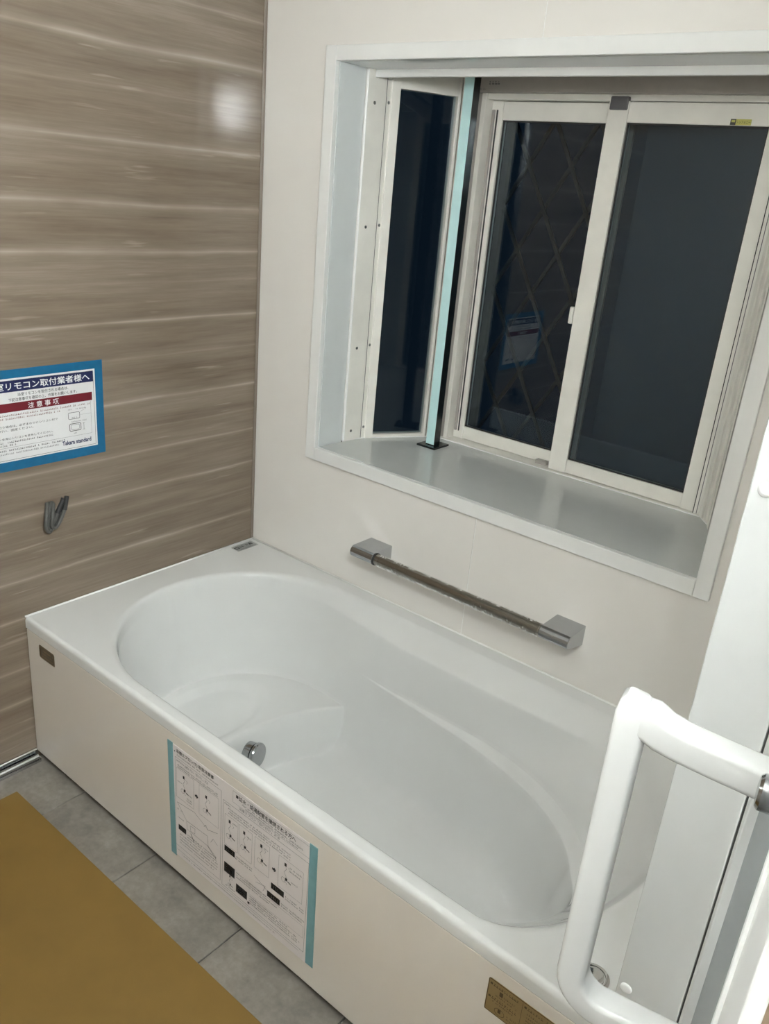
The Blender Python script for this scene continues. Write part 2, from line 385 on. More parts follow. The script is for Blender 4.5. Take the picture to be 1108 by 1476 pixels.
# angled aluminium side with screws, left
A0, A1, A2 = (.266, .104), (.276, .181), (.386, .368)
b = N(); obox(b, A0, A1, (0, .03), IZ0, 1.80); wpart('side_plate', b, 'sash')
def side_pt(p, q, f, off): 
    d = Vector((q[0]-p[0], q[1]-p[1])); n = Vector((d.y, -d.x)).normalized(); v = Vector(p)+d*f+n*off; return (v.x, v.y), n
for f in (.30, .93):
    for z in (.832, 1.075, 1.40, 1.70):
        (x, y), n = side_pt(A0, A1, f, -.0005)
        b = N(); disc(b, (x, y, z+(.006 if f > .5 else 0)), (n.x, n.y, 0), [(.0042, 0), (.0042, .0012), (.002, .0018)], 10); s = wpart('screw', b, 'satin')
b = N(); obox(b, side_pt(A0, A1, .80, 0)[0], side_pt(A0, A1, .815, 0)[0], (-.0006, .002), IZ0, 1.80); wpart('plate_joint', b, 'gasket')
# side light (left): frame members and pane
SL = empty('side_light', (A1[0], A1[1], IZ0)); SL.parent = win; SL.location = Vector((A1[0], A1[1], IZ0))-Vector(ORIG[win.name]); 
def spart(name, bm, mat, **k): return build(name, bm, mat, SL, **k)
def seg(f0, f1, n, z0, z1, mat, name, bev=.0015, P=A1, Q=A2, fn=None):
    b = N(); obox(b, side_pt(P, Q, f0, 0)[0], side_pt(P, Q, f1, 0)[0], n, z0, z1, bev); return (fn or spart)(name, b, mat)
seg(0, .115, (-.006, .03), IZ0, 1.80, 'sash', 'stile')
seg(.875, .915, (-.003, .03), IZ0, 1.80, 'sash', 'stile'); seg(.925, 1.0, (-.006, .03), IZ0, 1.80, 'sash', 'stile')
seg(.115, .875, (-.003, .03), 1.742, 1.80, 'sash', 'rail'); seg(.115, .875, (-.002, .03), IZ0, .813, 'sash', 'rail')
seg(.10, .90, (.012, .017), .80, 1.75, 'glass', 'pane', 0)
# right angled jamb of the bay
R0, R1, R2 = (1.222, .385), (1.262, .335), (1.350, .104)
for f0, f1, n, mt in ((0, .30, (-.004, .03), 'sash'), (.30, .42, (.004, .03), 'cap_grey'), (.42, .70, (-.003, .03), 'sash'), (.70, .76, (.003, .03), 'cap_grey'), (.76, 1.0, (0, .03), 'sash')):
    seg(f0, f1, n, IZ0, 1.80, mt, 'jamb_profile', P=R0, Q=R1, fn=wpart)
for f0, f1, n, mt in ((0, .10, (-.005, .03), 'sash'), (.10, .15, (.004, .03), 'cap_grey'), (.15, .26, (-.004, .03), 'casing')):
    seg(f0, f1, n, IZ0, 1.80, mt, 'jamb_profile', P=R1, Q=R2, fn=wpart)
RL = empty('side_light', (R1[0], R1[1], IZ0)); RL.parent = win; RL.location = Vector((R1[0], R1[1], IZ0))-Vector(ORIG[win.name])
def rpart(name, bm, mat, **k): return build(name, bm, mat, RL, **k)
seg(.26, .34, (-.002, .03), IZ0, 1.80, 'sash', 'stile', P=R1, Q=R2, fn=rpart); seg(.88, 1.0, (-.002, .03), IZ0, 1.80, 'sash', 'stile', P=R1, Q=R2, fn=rpart)
seg(.34, .88, (-.002, .03), 1.742, 1.80, 'sash', 'rail', P=R1, Q=R2, fn=rpart); seg(.34, .88, (-.002, .03), IZ0, .813, 'sash', 'rail', P=R1, Q=R2, fn=rpart)
seg(.32, .90, (.012, .017), .80, 1.75, 'glass', 'pane', 0, P=R1, Q=R2, fn=rpart)
# main frame: head casing, tracks, left jamb
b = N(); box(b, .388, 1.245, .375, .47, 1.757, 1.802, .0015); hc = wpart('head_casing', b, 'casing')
b = N(); box(b, .405, 1.225, .395, .47, 1.743, 1.757, .001, 1); wpart('head_track', b, 'sash')
b = N(); box(b, .405, 1.225, .378, .470, .786, .806, .001, 1); wpart('sill_track', b, 'sash')
for q, mt in (((.388, .404, .372, .47), 'sash'), ((.404, .420, .392, .47), 'casing'), ((.420, .434, .386, .47), 'sash')):
    b = N(); box(b, q[0], q[1], q[2], q[3], IZ0-.004, 1.757, .0015); wpart('jamb_profile', b, mt)
for q, mt in (((1.203, 1.222, .386, .47), 'sash'), ((1.2022, 1.2040, .3845, .40), 'gasket'), ((1.2115, 1.2128, .3848, .40), 'cap_grey')):
    b = N(); box(b, q[0], q[1], q[2], q[3], IZ0-.004, 1.757, .0015); wpart('jamb_profile', b, mt)
# sashes: left one behind, right one in front
def sash(x0, x1, gx0, gx1, y, wl_, wr_):
    S = empty('sliding_sash', ((x0+x1)/2, y, .806)); S.parent = win; S.location = Vector(((x0+x1)/2, y, .806))-Vector(ORIG[win.name])
    b = N(); box(b, x0, gx0, y-wl_, y+.014, .807, 1.742, .0015); build('stile', b, 'sash', S)
    b = N(); box(b, gx1, x1, y-wr_, y+.014, .807, 1.742, .0015); build('stile', b, 'sash', S)
    b = N(); box(b, gx0, gx1, y-.010, y+.014, 1.696, 1.741, .0015); build('rail', b, 'sash', S)
    b = N(); box(b, gx0, gx1, y-.010, y+.014, .808, .846, .0015); build('rail', b, 'sash', S)
    b = N(); box(b, gx0-.002, gx1+.002, y-.002, y+.003, .844, 1.698); build('pane', b, 'glass', S)
    for q in ((gx0, gx0+.004, .846, 1.696), (gx1-.004, gx1, .846, 1.696), (gx0, gx1, .846, .850), (gx0, gx1, 1.692, 1.696)):
        b = N(); box(b, q[0], q[1], y-.005, y-.002, q[2], q[3]); build('gasket', b, 'gasket', S)
    return S
s1 = sash(.434, .808, .469, .781, .432, .012, .010)
s2 = sash(.786, 1.203, .838, 1.168, .400, .013, .012)
b = N(); box(b, .756, .769, .419, .430, 1.205, 1.250, .003); build('pull_handle', b, 'sash', s1, smooth=False)
b = N(); box(b, .438, .446, .414, .421, .83, 1.72, .001, 1); build('stile_rib', b, 'casing', s1)
b = N(); box(b, .452, .4545, .4165, .421, .83, 1.72); build('stile_rib', b, 'gasket', s1)
b = N(); box(b, .735, .770, .402, .420, .806, .818, .002); build('bottom_latch', b, 'casing', s1)
b = N(); box(b, .790, .836, .383, .412, 1.722, 1.752, .003); build('meeting_cap', b, 'cap_grey', s2)
# maker's plate on the head rail of the front sash and tiny print on the casing
b = N(); box(b, 1.083, 1.128, .3885, .3899, 1.697, 1.709); pl = build('maker_plate', b, 'sticker_yellow', s2)
S = Sheet((1.083, .3885, 1.697), (1, 0, 0), (0, 0, 1), (0, -1, 0))
S.rect('sticker_black', 0, 12, 0, 12); S.rect('sticker_yellow', 2, 10, 5.5, 10, .0006); S.text('ink', 'シンフォニー', 13.5, 43.5, 3, 6)
S.done(s2, {'sticker_black': 'plate_emblem', 'sticker_yellow': 'plate_emblem'})
S = Sheet((.40, .375, 1.757), (1, 0, 0), (0, 0, 1), (0, -1, 0))
S.rect('ink', 7, 11, 6, 10); S.rows('ink_grey', 13, 38, 6, 4, 3); S.rows('ink_grey', 45, 75, 18, 8, 9); S.done(hc, {})

# outside: lattice grille and insect screen
gr = empty('window_grille', (.81, .60, .80)); tag(gr, 'diamond lattice security grille outside the dark sliding window', 'grille')
gx0, gx1, gz0, gz1 = .40, 1.24, .78, 1.80
for q in ((gx0-.02, gx0, gz0-.02, gz1+.02), (gx1, gx1+.02, gz0-.02, gz1+.02), (gx0, gx1, gz0-.02, gz0), (gx0, gx1, gz1, gz1+.02)):
    b = N(); box(b, q[0], q[1], .59, .61, q[2], q[3]); build('frame_bar', b, 'grille', gr)
SL_ = 1.75; pitch = .118
for sgn in (1, -1):
    k = -20
    while k < 40:
        c0 = k*pitch*2
        k += 1
        # z = gz0 + c0' + sgn*SL_*(x-gx0)
        pts = []
        zz = lambda x: gz0+c0+sgn*SL_*(x-gx0)
        xa, xb = gx0, gx1
        xz0 = gx0+(-c0)/(sgn*SL_); xz1 = gx0+(gz1-gz0-c0)/(sgn*SL_)
        lo, hi = max(xa, min(xz0, xz1)), min(xb, max(xz0, xz1))
        if hi-lo < .02: continue
        b = N(); sweep(b, [(lo, .597+.006*sgn, zz(lo)), (hi, .597+.006*sgn, zz(hi))], 1, ring=[(.004, .0055), (-.004, .0055), (-.004, -.0055), (.004, -.0055)], up0=Vector((0, 1, 0)))
        build('lattice_bar', b, 'grille', gr)
sc = empty('insect_screen', (1.0, .50, .80)); tag(sc, 'fine grey insect screen behind the right window sash', 'screen')
b = N()
for q in ((.795, .815, .80, 1.76), (1.20, 1.22, .80, 1.76), (.815, 1.20, .80, .82), (.815, 1.20, 1.74, 1.76)): box(b, q[0], q[1], .490, .505, q[2], q[3])
build('screen_frame', b, 'casing', sc)
b = N(); b.faces.new([b.verts.new(p) for p in ((.815, .498, .82), (1.20, .498, .82), (1.20, .498, 1.74), (.815, .498, 1.74))]); build('mesh', b, 'screen', sc)

# support post standing on the sill
po = empty('support_post', (.449, .294, IZ0)); tag(po, 'black square post with pale teal film on the window sill', 'post')
b = N(); box(b, .416, .482, .258, .332, IZ0, IZ0+.006, .0015); build('base_plate', b, 'black', po)
b = N(); box(b, .4345, .4635, .2795, .3085, IZ0+.006, 1.797); build('shaft', b, 'black', po)
b = N(); box(b, .4347, .4633, .2785, .2795, IZ0+.008, 1.797); build('protective_film', b, 'teal_film', po)

# ------------------------------------------------------------------ bathtub
tub = empty('bathtub', (.80, -.38, -.02)); tag(tub, 'glossy white built-in bathtub with an oval basin and inner step', 'bathtub')
CX, CY = .80, -.39
def inside(x, y, p):
    xL, xR, aL, aR, yb, yf = p
    yc, bb = (yb+yf)/2, (yb-yf)/2
    u = (x-(xL+aL))/aL if x < xL+aL else ((x-(xR-aR))/aR if x > xR-aR else 0)
    v = (y-yc)/bb; return u*u+v*v < 1
def hit(th, p):
    c, s = math.cos(th), math.sin(th); lo, hi = 0., 1.2
    for _ in range(26):
        md = (lo+hi)/2
        if inside(CX+c*md, CY+s*md, p): lo = md
        else: hi = md
    return lo
def params(L, R, B, F, g): return (.090+L, 1.525-R, .34-.02*g, .19+.25*g, -.045-B, -.735+F)
# angles: even steps along the rim outline plus the four outer corners
RX0, RX1, RYF, RYB = .004, LX-.004, -.749, -.002
dense = [2*math.pi*k/4000 for k in range(4000)]
p0 = params(0, 0, 0, 0, 0); pts = [(CX+math.cos(t)*hit(t, p0), CY+math.sin(t)*hit(t, p0)) for t in dense]
acc = [0.]
for a, c in zip(pts, pts[1:]+pts[:1]): acc.append(acc[-1]+math.hypot(a[0]-c[0], a[1]-c[1]))
NT = 640; ths = []; j = 0
for k in range(NT):
    s_ = acc[-1]*k/NT
    while acc[j+1] < s_: j += 1
    ths.append(dense[j])
for x in (RX0, RX1):
    for y in (RYF, RYB): 
        a = math.atan2(y-CY, x-CX) % (2*math.pi); i = min(range(len(ths)), key=lambda q: abs(ths[q]-a)); ths[i] = a
ths.sort(); NT = len(ths)
LEV = [(.4325, 0, 0, 0, 0, 0, 0), (.4322, .003, .003, .003, .003, 0, 0), (.4308, .007, .007, .007, .007, 0, 0), (.4280, .0105, .0108, .0115, .0105, .01, 0)]
SH = [(.4235, .018), (.412, .033), (.400, .048), (.392, .058), (.3885, .062), (.3855, .0645), (.382, .0658), (.376, .067), (.365, .0682), (.345, .0705), (.32, .0732), (.29, .0765), (.266, .079)]
for z_, B_ in SH:                                  # upper wall: back shoulder, straight battered sides
    q_ = .4235-z_; LEV.append((z_, .013+.178*q_, .0145+.755*q_, B_, .013+.178*q_, .03+.97*q_/.1575, 0))
for z_, l_ in ((.2560, 0), (.2545, .05), (.2535, .30), (.2525, .62), (.2515, .92), (.2495, 1.), (.2445, 1.03), (.235, 1.05)):   # narrow arm ledge on the back wall
    q_, e_ = .4235-z_, .256-z_; LEV.append((z_, .013+.178*q_, .141+.2*e_, .0802+.13*e_, .013+.178*q_, 1., l_))
LEV += [(.20, .052, .152, .087, .053, 1., 1.08), (.16, .058, .160, .092, .060, 1., 1.1),
        (.12, .066, .168, .097, .068, 1., 1.1), (.085, .075, .177, .103, .077, 1., 1.1), (.058, .085, .187, .110, .087, 1., 1.1), (.036, .098, .198, .119, .099, 1., 1.1),
        (.019, .115, .212, .131, .114, 1., 1.1), (.008, .135, .228, .147, .132, 1., 1.1), (.002, .158, .247, .166, .152, 1., 1.1), (0., .185, .27, .19, .178, 1., 1.1)]
def refine(lev, k):
    out = []
    for i in range(len(lev)-1):
        a, b_, c, d = lev[max(i-1, 0)], lev[i], lev[i+1], lev[min(i+2, len(lev)-1)]
        n = k if b_[0] < .25 else 1
        for j_ in range(n):
            t = j_/n
            out.append(tuple(.5*(2*q+(r-p)*t+(2*p-5*q+4*r-s)*t*t+(3*q-p-3*r+s)*t**3) for p, q, r, s in zip(a, b_, c, d)))
    return out+[lev[-1]]
LEV = refine(LEV, 5)
bm = N(); rings = []
def off(x): return .034*sstep(.56, 1.15, x)
def adj(x, y, z):
    if x < .80:
        xe = .447+1.32*(y+.42)**2
        dish = .010*(1-sstep(.75, 1.05, math.hypot((x-.30)/.115, (y+.43)/.20)))
        top = .13-dish; rp = .13+4.2*(xe-x-.014); k2 = .022; h2 = max(k2-abs(top-rp), 0)/k2; hs = min(top, rp)-h2*h2*k2/4
        k = .016; h = max(k-abs(z-hs), 0)/k
        z = max(z, hs)+h*h*k/4
    return z
rad_last = []
# outer rectangle
def rect_hit(th):
    c, s = math.cos(th), math.sin(th); t = 9
    if c > 1e-9: t = min(t, (RX1-CX)/c)
    if c < -1e-9: t = min(t, (RX0-CX)/c)
    if s > 1e-9: t = min(t, (RYB-CY)/s)
    if s < -1e-9: t = min(t, (RYF-CY)/s)
    return t
rings.append([bm.verts.new((CX+math.cos(t)*rect_hit(t), CY+math.sin(t)*rect_hit(t), H)) for t in ths])
for z, L, R, B, F, g, lg in LEV:
    p = params(L, R, B, F, g); rr = []
    for t in ths:
        r = hit(t, p); x_ = CX+math.cos(t)*r
        fb = sstep(-.10, .10, math.sin(t)); o_ = off(x_)*lg*fb
        Be = F+(B-F)*sstep(.28, .72, x_)
        if math.sin(t) > 0 or o_: r = hit(t, params(L, R+.022*lg*fb, Be+o_, F, g))
        rr.append(r)
    rings.append([bm.verts.new((CX+math.cos(t)*r, CY+math.sin(t)*r, adj(CX+math.cos(t)*r, CY+math.sin(t)*r, z))) for t, r in zip(ths, rr)]); rad_last = rr
NB = 110
for k in range(1, NB):
    f = 1-k/NB
    rings.append([bm.verts.new((CX+math.cos(t)*r*f, CY+math.sin(t)*r*f, adj(CX+math.cos(t)*r*f, CY+math.sin(t)*r*f, 0))) for t, r in zip(ths, rad_last)])
for A, B_ in zip(rings, rings[1:]):
    for k in range(NT): bm.faces.new((A[k], A[(k+1) % NT], B_[(k+1) % NT], B_[k]))
cv = bm.verts.new((CX, CY, 0))
for k in range(NT): bm.faces.new((rings[-1][k], rings[-1][(k+1) % NT], cv))
build('basin', bm, 'tub', tub, smooth=True)
# front lip, rolled over the apron
prof = [(RYF, H)]+[(RYF-.012*math.sin(a), H-.012+.012*math.cos(a)) for a in (.3, .6, .9, 1.2, 1.5708)]+[(-D, .4025), (-D+.0015, .400), (-.738, .400), (-.738, H-.004)]
b = N(); prism_x(b, prof, RX0, RX1); build('rim_lip', b, 'tub', tub, smooth=True, auto=.5)
b = N(); box(b, .004, LX-.003, -.7595, -.742, .026, .3985, .0015); build('apron', b, 'apron', tub)
b = N(); box(b, .02, LX-.01, -.733, -.712, 0.0005, .30); build('shade_backing', b, 'gap_shade', tub)  # dark backing, paints the shadow gap under the apron
b = N(); sweep(b, [(.0042, -.760, H+.0005), (.0042, -.40, H+.0005), (.0042, -.004, H+.0005)], .0030, 6); build('sealant', b, 'sealant', tub, smooth=True)
b = N(); sweep(b, [(.004, -.0042, H+.0005), (.8, -.0042, H+.0005), (LX-.004, -.0042, H+.0005)], .0030, 6); build('sealant', b, 'sealant', tub, smooth=True)
# circulation fitting on the step riser
ax = Vector((.97, .22, .08)).normalized(); c = Vector((.456, -.405, .073))
b = N(); disc(b, c, ax, [(.031, -.01), (.031, .010), (.0275, .011), (.0275, .014), (.034, .015), (.0345, .022), (.0325, .0255), (.029, .0262)], 40); build('circulation_fitting', b, 'satin', tub, smooth=True, auto=.5)
# drain push button on the rim
b = N(); disc(b, (1.529, -.700, H), (0, 0, 1), [(.024, 0), (.024, .003), (.021, .0048), (.0185, .0050), (.0180, .0035), (.0165, .0035)], 40)
pb = build('drain_button', b, 'chrome', tub, smooth=True, auto=.5)
b = N(); disc(b, (1.529, -.700, H+.0035), (0, 0, 1), [(.0160, 0), (.0158, .0022), (.014, .0030)], 40); build('button_cap', b, 'chrome', pb, smooth=True, auto=.5)

# ------------------------------------------------------------------ stickers on the tub
def sticker(name, label, x0, x1, z0, z1, mat, y=-.7595):
    o = empty(name, (x0, y, z0)); tag(o, label, 'sticker')
    r = .005; poly = []
    for cx, cz, a0 in ((x1-r, z1-r, 0), (x0+r, z1-r, 90), (x0+r, z0+r, 180), (x1-r, z0+r, 270)):
        for k in range(5): a = math.radians(a0+k*22.5); poly.append((cx+r*math.cos(a), cz+r*math.sin(a)))
    b = N(); lo = [b.verts.new((p[0], y, p[1])) for p in poly]; hi = [b.verts.new((p[0], y-.0005, p[1])) for p in poly]
    b.faces.new(hi); b.faces.new(lo)
    for k in range(len(poly)): b.faces.new((lo[k], lo[(k+1) % len(poly)], hi[(k+1) % len(poly)], hi[k]))
    build('backing', b, mat, o)
    return o, Sheet((x0, y-.0005, z0), (1, 0, 0), (0, 0, 1), (0, -1, 0))
o, S = sticker('caution_sticker', 'gold caution sticker with brown print under the tub rim', 1.392, 1.515, .304, .3735, 'gold')
S.frame('gold_dark', 1.2, 121.5, 1.2, 68, 1.4); S.line('gold_dark', (62, 4), (62, 65), .6)
for u0 in (4, 65):
    S.rect('gold_dark', u0, u0+4, 58, 62); S.rows('gold_dark', u0+6, u0+52, 57.5, 5, 4.6)
    if u0 == 4:
        S.rect('gold_dark', 22, 28, 45, 54); S.rows('gold_dark', 30, 50, 46, 3, 3); S.rows('gold_dark', 16, 56, 40, 3, 3)
        S.rect('gold_dark', 4, 8, 31, 35); S.rows('gold_dark', 10, 56, 30.5, 5, 4.6); S.rows('gold_dark', 12, 50, 25, 3, 3.2)
        for k in range(14):
            a = k/14*6.283; S.line('gold_dark', (27+9*math.cos(a), 12+7*math.sin(a)), (27+9*math.cos(a+.5), 12+7*math.sin(a+.5)), .8)
        S.rect('gold_dark', 24, 29, 10, 18); S.rows('gold_dark', 40, 58, 14, 3, 3); S.rows('gold_dark', 40, 58, 8, 3, 3)
    else:
        for v in (48, 41, 34, 27, 20, 13, 6): S.rows('gold_dark', u0+6, u0+48, v, 3.2, 3.4)
S.done(o, {})
o, S = sticker('rating_plate', 'small bronze plate sticker by the wood wall end of the apron', .060, .130, .3425, .3785, 'bronze')
S.rect('gold_dark', 3, 8, 6, 28); S.frame('gold', 2, 68, 2, 34, .8); S.rows('gold', 14, 64, 24, 5, 4); S.rows('gold', 14, 60, 15, 4, 3.5); S.rows('gold', 14, 62, 7, 4, 3.5)
S.done(o, {})
o = empty('rim_sticker', (.035, -.06, H)); tag(o, 'small silver sticker lying on the tub rim near the corner', 'sticker')
b = N(); box(b, .016, .052, -.104, -.022, H, H+.0004); build('backing', b, 'clear_sticker', o)
S = Sheet((.016, -.104, H+.0004), (0, 1, 0), (-1, 0, 0), (0, 0, 1)); S.o = Vector((.052, -.104, H+.0004))
S.rect('ink', 4, 20, 14, 27, .0002); S.rect('clear_sticker', 7, 17, 17, 24, .0004)
S.rows('ink', 24, 56, 18, 9, 8); S.poly('ink', [(60, 14), (66, 30), (72, 16), (62, 22), (74, 24)], 2.2); S.rows('ink_grey', 6, 76, 5, 4, 4)
S.done(o, {})

# ------------------------------------------------------------------ installation sheet taped to the apron
px0, pz0 = .593, .0785
sh = empty('instruction_sheet', (px0, -.7600, pz0)); tag(sh, 'white printed installation instruction sheet taped to the tub apron', 'paper')
PW, PH = 414, 297
b = N(); box(b, px0, px0+PW*.001, -.7603, -.7597, pz0, pz0+PH*.001); build('paper', b, 'paper2', sh)
for x0, x1, tl in ((.578, .596, .004), (1.001, 1.021, -.006)):
    b = N(); v = [b.verts.new(p) for p in ((x0+.008+tl*.2, -.7607, pz0-.004 if x0 < .8 else pz0+.002), (x1+.008+tl*.2, -.7607, pz0-.004 if x0 < .8 else pz0+.002), (x1-.001, -.7607, pz0+PH*.001+.002), (x0-.001, -.7607, pz0+PH*.001+.002))]
    f = b.faces.new(v); r = bmesh.ops.extrude_face_region(b, geom=[f]); bmesh.ops.translate(b, verts=[q for q in r['geom'] if isinstance(q, bmesh.types.BMVert)], vec=(0, .0008, 0))
    build('tape_strip', b, 'tape_teal', sh)
S = Sheet((px0, -.7603, pz0), (1, 0, 0), (0, 0, 1), (0, -1, 0))
S.rect('ink', 7, 10, 280, 283); S.text('ink', '浴槽エプロン(T) 取扱注意書', 14, 136, 280, 11, bold=.14)
S.rows('ink', 13, 150, 274, 3.4, 3.2)
S.line('ink_grey', (10, 268), (160, 268), .6); S.line('ink_grey', (160, 268), (160, 30), .8); S.frame('ink_grey', 10, 160, 30, 268, .6)
S.rows('ink', 14, 40, 260, 3.6, 3); S.text('ink_grey', '浴槽エプロン「取り外し」方法', 42, 118, 257.5, 7)
for v in (250, 245): S.rows('ink', 18, 150, v, 3., 3.2)
S.frame('ink_grey', 14, 72, 165, 242, .5); S.frame('ink_grey', 90, 152, 165, 242, .5)
def arrow(S, u, v): 
    S.rect('ink', u-5, u, v-2.5, v+2.5); S.line('ink', (u, v+4.5), (u+5, v), 2.4); S.line('ink', (u, v-4.5), (u+5, v), 2.4); S.rect('ink', u, u+2, v-4, v+4)
arrow(S, 81, 205)
def fig(S, u, v, s=1., dark=True):
    pts = [(u, v), (u+3*s, v-8*s), (u-2*s, v-16*s), (u+4*s, v-26*s), (u, v-34*s), (u+6*s, v-40*s)]
    S.poly('ink_grey', pts, .7); S.poly('ink_grey', [(u+6*s, v-2*s), (u+12*s, v-5*s), (u+9*s, v-10*s)], .6)
    if dark: S.rect('ink', u-2*s, u+3*s, v-3*s, v+4*s); S.rect('ink', u+1*s, u+6*s, v-33*s, v-27*s); S.line('ink', (u+7*s, v-32*s), (u+15*s, v-34*s), 2*s)
    for k in range(10):
        a = k/10*6.283; S.line('ink_grey', (u-3*s+5*s*math.cos(a), v-34*s+5*s*math.sin(a)), (u-3*s+5*s*math.cos(a+.62), v-34*s+5*s*math.sin(a+.62)), .6)
fig(S, 38, 228, 1.1); fig(S, 112, 222, 1.1); S.rows('ink_grey', 46, 68, 190, 3, 3); S.rows('ink_grey', 46, 68, 172, 3, 3); S.rows('ink_grey', 46, 66, 178, 3, 3); S.rows('ink_grey', 18, 36, 208, 3, 3)
S.poly('ink_grey', [(16, 150), (74, 158), (120, 140), (150, 150)], .8); S.poly('ink_grey', [(16, 150), (48, 118), (118, 122), (120, 96), (148, 82)], .8)
S.poly('ink_grey', [(48, 118), (50, 96), (120, 96)], .8); S.poly('ink_grey', [(60, 112), (62, 98), (76, 100), (76, 114), (60, 112)], .7); S.poly('ink_grey', [(106, 140), (112, 148), (118, 138)], .8)
S.line('ink', (62, 92), (74, 74), 1.8); S.poly('ink_grey', [(128, 112), (136, 126), (150, 118)], .7); S.line('ink_grey', (118, 96), (146, 78), 1.5)
S.rows('ink_grey', 16, 34, 132, 3, 3); S.rows('ink_grey', 18, 40, 110, 3, 3); S.rows('ink_grey', 78, 98, 78, 3, 3)
S.rect('ink', 20, 46, 78, 92); S.rows('ink_grey', 23, 44, 82, 6, 5); 
for v in (80, 73, 66, 58, 50): S.rows('ink', 50 if v > 70 else 24, 150, v, 3., 3.2)
S.rows('ink_grey', 24, 140, 42, 3, 3.2)
S.line('ink_grey', (14, 18), (395, 18), .6); S.rows('ink_grey', 30, 330, 10, 3, 3.4)
# right half
S.frame('ink_grey', 195, 410, 262, 290, .5)
S.rect('ink', 204, 211, 278, 285); S.text('ink', '給水・給湯配管を接続される方へ', 213, 372, 276, 12, bold=.14)
S.rows('ink', 222, 392, 270, 3.4, 3.2); S.rows('ink', 232, 380, 264.5, 3.2, 3.2); S.text('ink_grey', '浴槽エプロン「取り付け」方法', 214, 330, 254, 7)
S.frame('ink_grey', 166, 408, 24, 250, .7); S.rows('ink', 170, 192, 243, 3.4, 3)
for v in (236, 230, 224): S.rows('ink', 182, 360, v, 3., 3.2)
for u0, u1 in ((172, 212), (216, 254), (262, 304), (330, 396)): S.frame('ink_grey', u0, u1, 140, 218, .5)
for u in (186, 230, 280, 348): fig(S, u, 205, 1.15)
arrow(S, 318, 172)
S.rows('ink', 195, 210, 206, 3, 3); S.rows('ink', 240, 252, 200, 3, 3); S.rows('ink', 286, 302, 204, 3, 3); S.rows('ink', 360, 392, 204, 3, 3); S.rows('ink', 362, 390, 196, 3, 3); S.rows('ink_grey', 366, 390, 172, 3, 3)
for q_, (u, v, ww, hh) in enumerate(((172, 122, 32, 15), (172, 66, 33, 26), (210, 36, 34, 22), (312, 120, 36, 15), (302, 92, 36, 15))):
    S.rect('ink', u, u+ww, v, v+hh); S.rows('ink_white#%d' % q_, u+6, u+ww-5, v+hh*.3, hh*.4, 5.5)
for u0, u1, v in ((206, 260, 128), (206, 256, 122), (352, 404, 126), (352, 402, 120), (342, 404, 100), (342, 400, 94), (210, 300, 86), (210, 330, 80), (210, 310, 74), (250, 360, 52), (250, 396, 46), (250, 398, 40), (250, 390, 34), (178, 205, 30)):
    S.rows('ink', u0, u1, v, 3., 3.2)
S.frame('ink_grey', 250, 404, 58, 88, .4); fig(S, 190, 62, .7); S.poly('ink_grey', [(262, 118), (300, 106), (306, 96)], .7); S.poly('ink_grey', [(268, 104), (296, 112), (290, 96)], .6)
S.rect('ink', 246, 252, 30, 36)
S.done(sh, {'ink': 'printed_text', 'ink_grey': 'printed_lines', 'ink_white': 'printed_caption'})

# ------------------------------------------------------------------ notice on the wood wall
nz0, ny0 = .834, -.824
no = empty('wall_notice', (0.0005, ny0, nz0)); tag(no, 'white printed notice framed with blue tape on the wood wall', 'notice')
b = N(); box(b, .0003, .0009, ny0, ny0+.297, nz0, nz0+.210); build('paper', b, 'paper', no)
for q in ((ny0-.014, ny0+.311, nz0+.201, nz0+.221), (ny0-.014, ny0+.311, nz0-.0155, nz0+.007), (ny0-.013, ny0+.008, nz0-.012, nz0+.218), (ny0+.290, ny0+.3105, nz0-.013, nz0+.219)):
    b = N(); box(b, .0009, .0014 if q[1]-q[0] > .1 else .0017, q[0], q[1], q[2], q[3]); build('tape_strip', b, 'tape', no)
S = Sheet((.0009, ny0, nz0), (0, 1, 0), (0, 0, 1), (1, 0, 0))
S.frame('ink', 10, 285, 11, 196, .8)
S.rect('navy', 12, 284.5, 170, 195.5); S.text('ink_white', '浴室リモコン取付業者様へ', 20, 275, 174, 18, bold=.11)
S.text('ink', '浴室リモコンを取付される場合は、', 92, 218, 158.5, 8, bold=.07); S.text('ink', '下記注意事項を確認の上、作業をお願いします。', 70, 240, 147.5, 8, bold=.07)
S.rect('crimson', 16, 280, 124, 144.5); S.text('ink_white#2', '注 意 事 項', 115, 192, 127, 14, bold=.08)
S.rows('ink_red', 18, 272, 115, 4, 4.2); S.rows('ink_red', 18, 192, 107, 4, 4.2)
S.text('ink', '固定を行う場合は、必ずまわりにシリコン材で', 18, 186, 88, 5.6); S.text('ink', '処理を行い、固定ください。', 18, 124, 79, 5.6)
S.text('ink', 'リモコン全周にシリコンを塗布してください。', 18, 172, 60, 5.4); S.rows('ink', 18, 172, 52, 4, 4.2); S.rows('ink', 18, 80, 45, 4, 4.2)
S.rows('ink', 18, 200, 33, 4, 4.4); S.rows('ink_grey', 18, 186, 25, 3.6, 4.)
S.line('ink_grey', (16, 41), (275, 41), .5); S.line('ink_grey', (275, 41), (275, 122), .5)
def rr(S, m, u0, u1, v0, v1, wd):
    S.poly(m, [(u0+2, v0), (u1-2, v0), (u1, v0+2), (u1, v1-2), (u1-2, v1), (u0+2, v1), (u0, v1-2), (u0, v0+2), (u0+2, v0)], wd)
rr(S, 'ink', 214, 244, 84, 100, 1.); S.rows('ink_grey', 215, 262, 107, 3, 3.2); S.line('ink_grey', (246, 100), (262, 106), .5); S.line('ink_grey', (246, 92), (274, 92), .4); S.rows('ink_grey', 220, 238, 86, 3, 3)
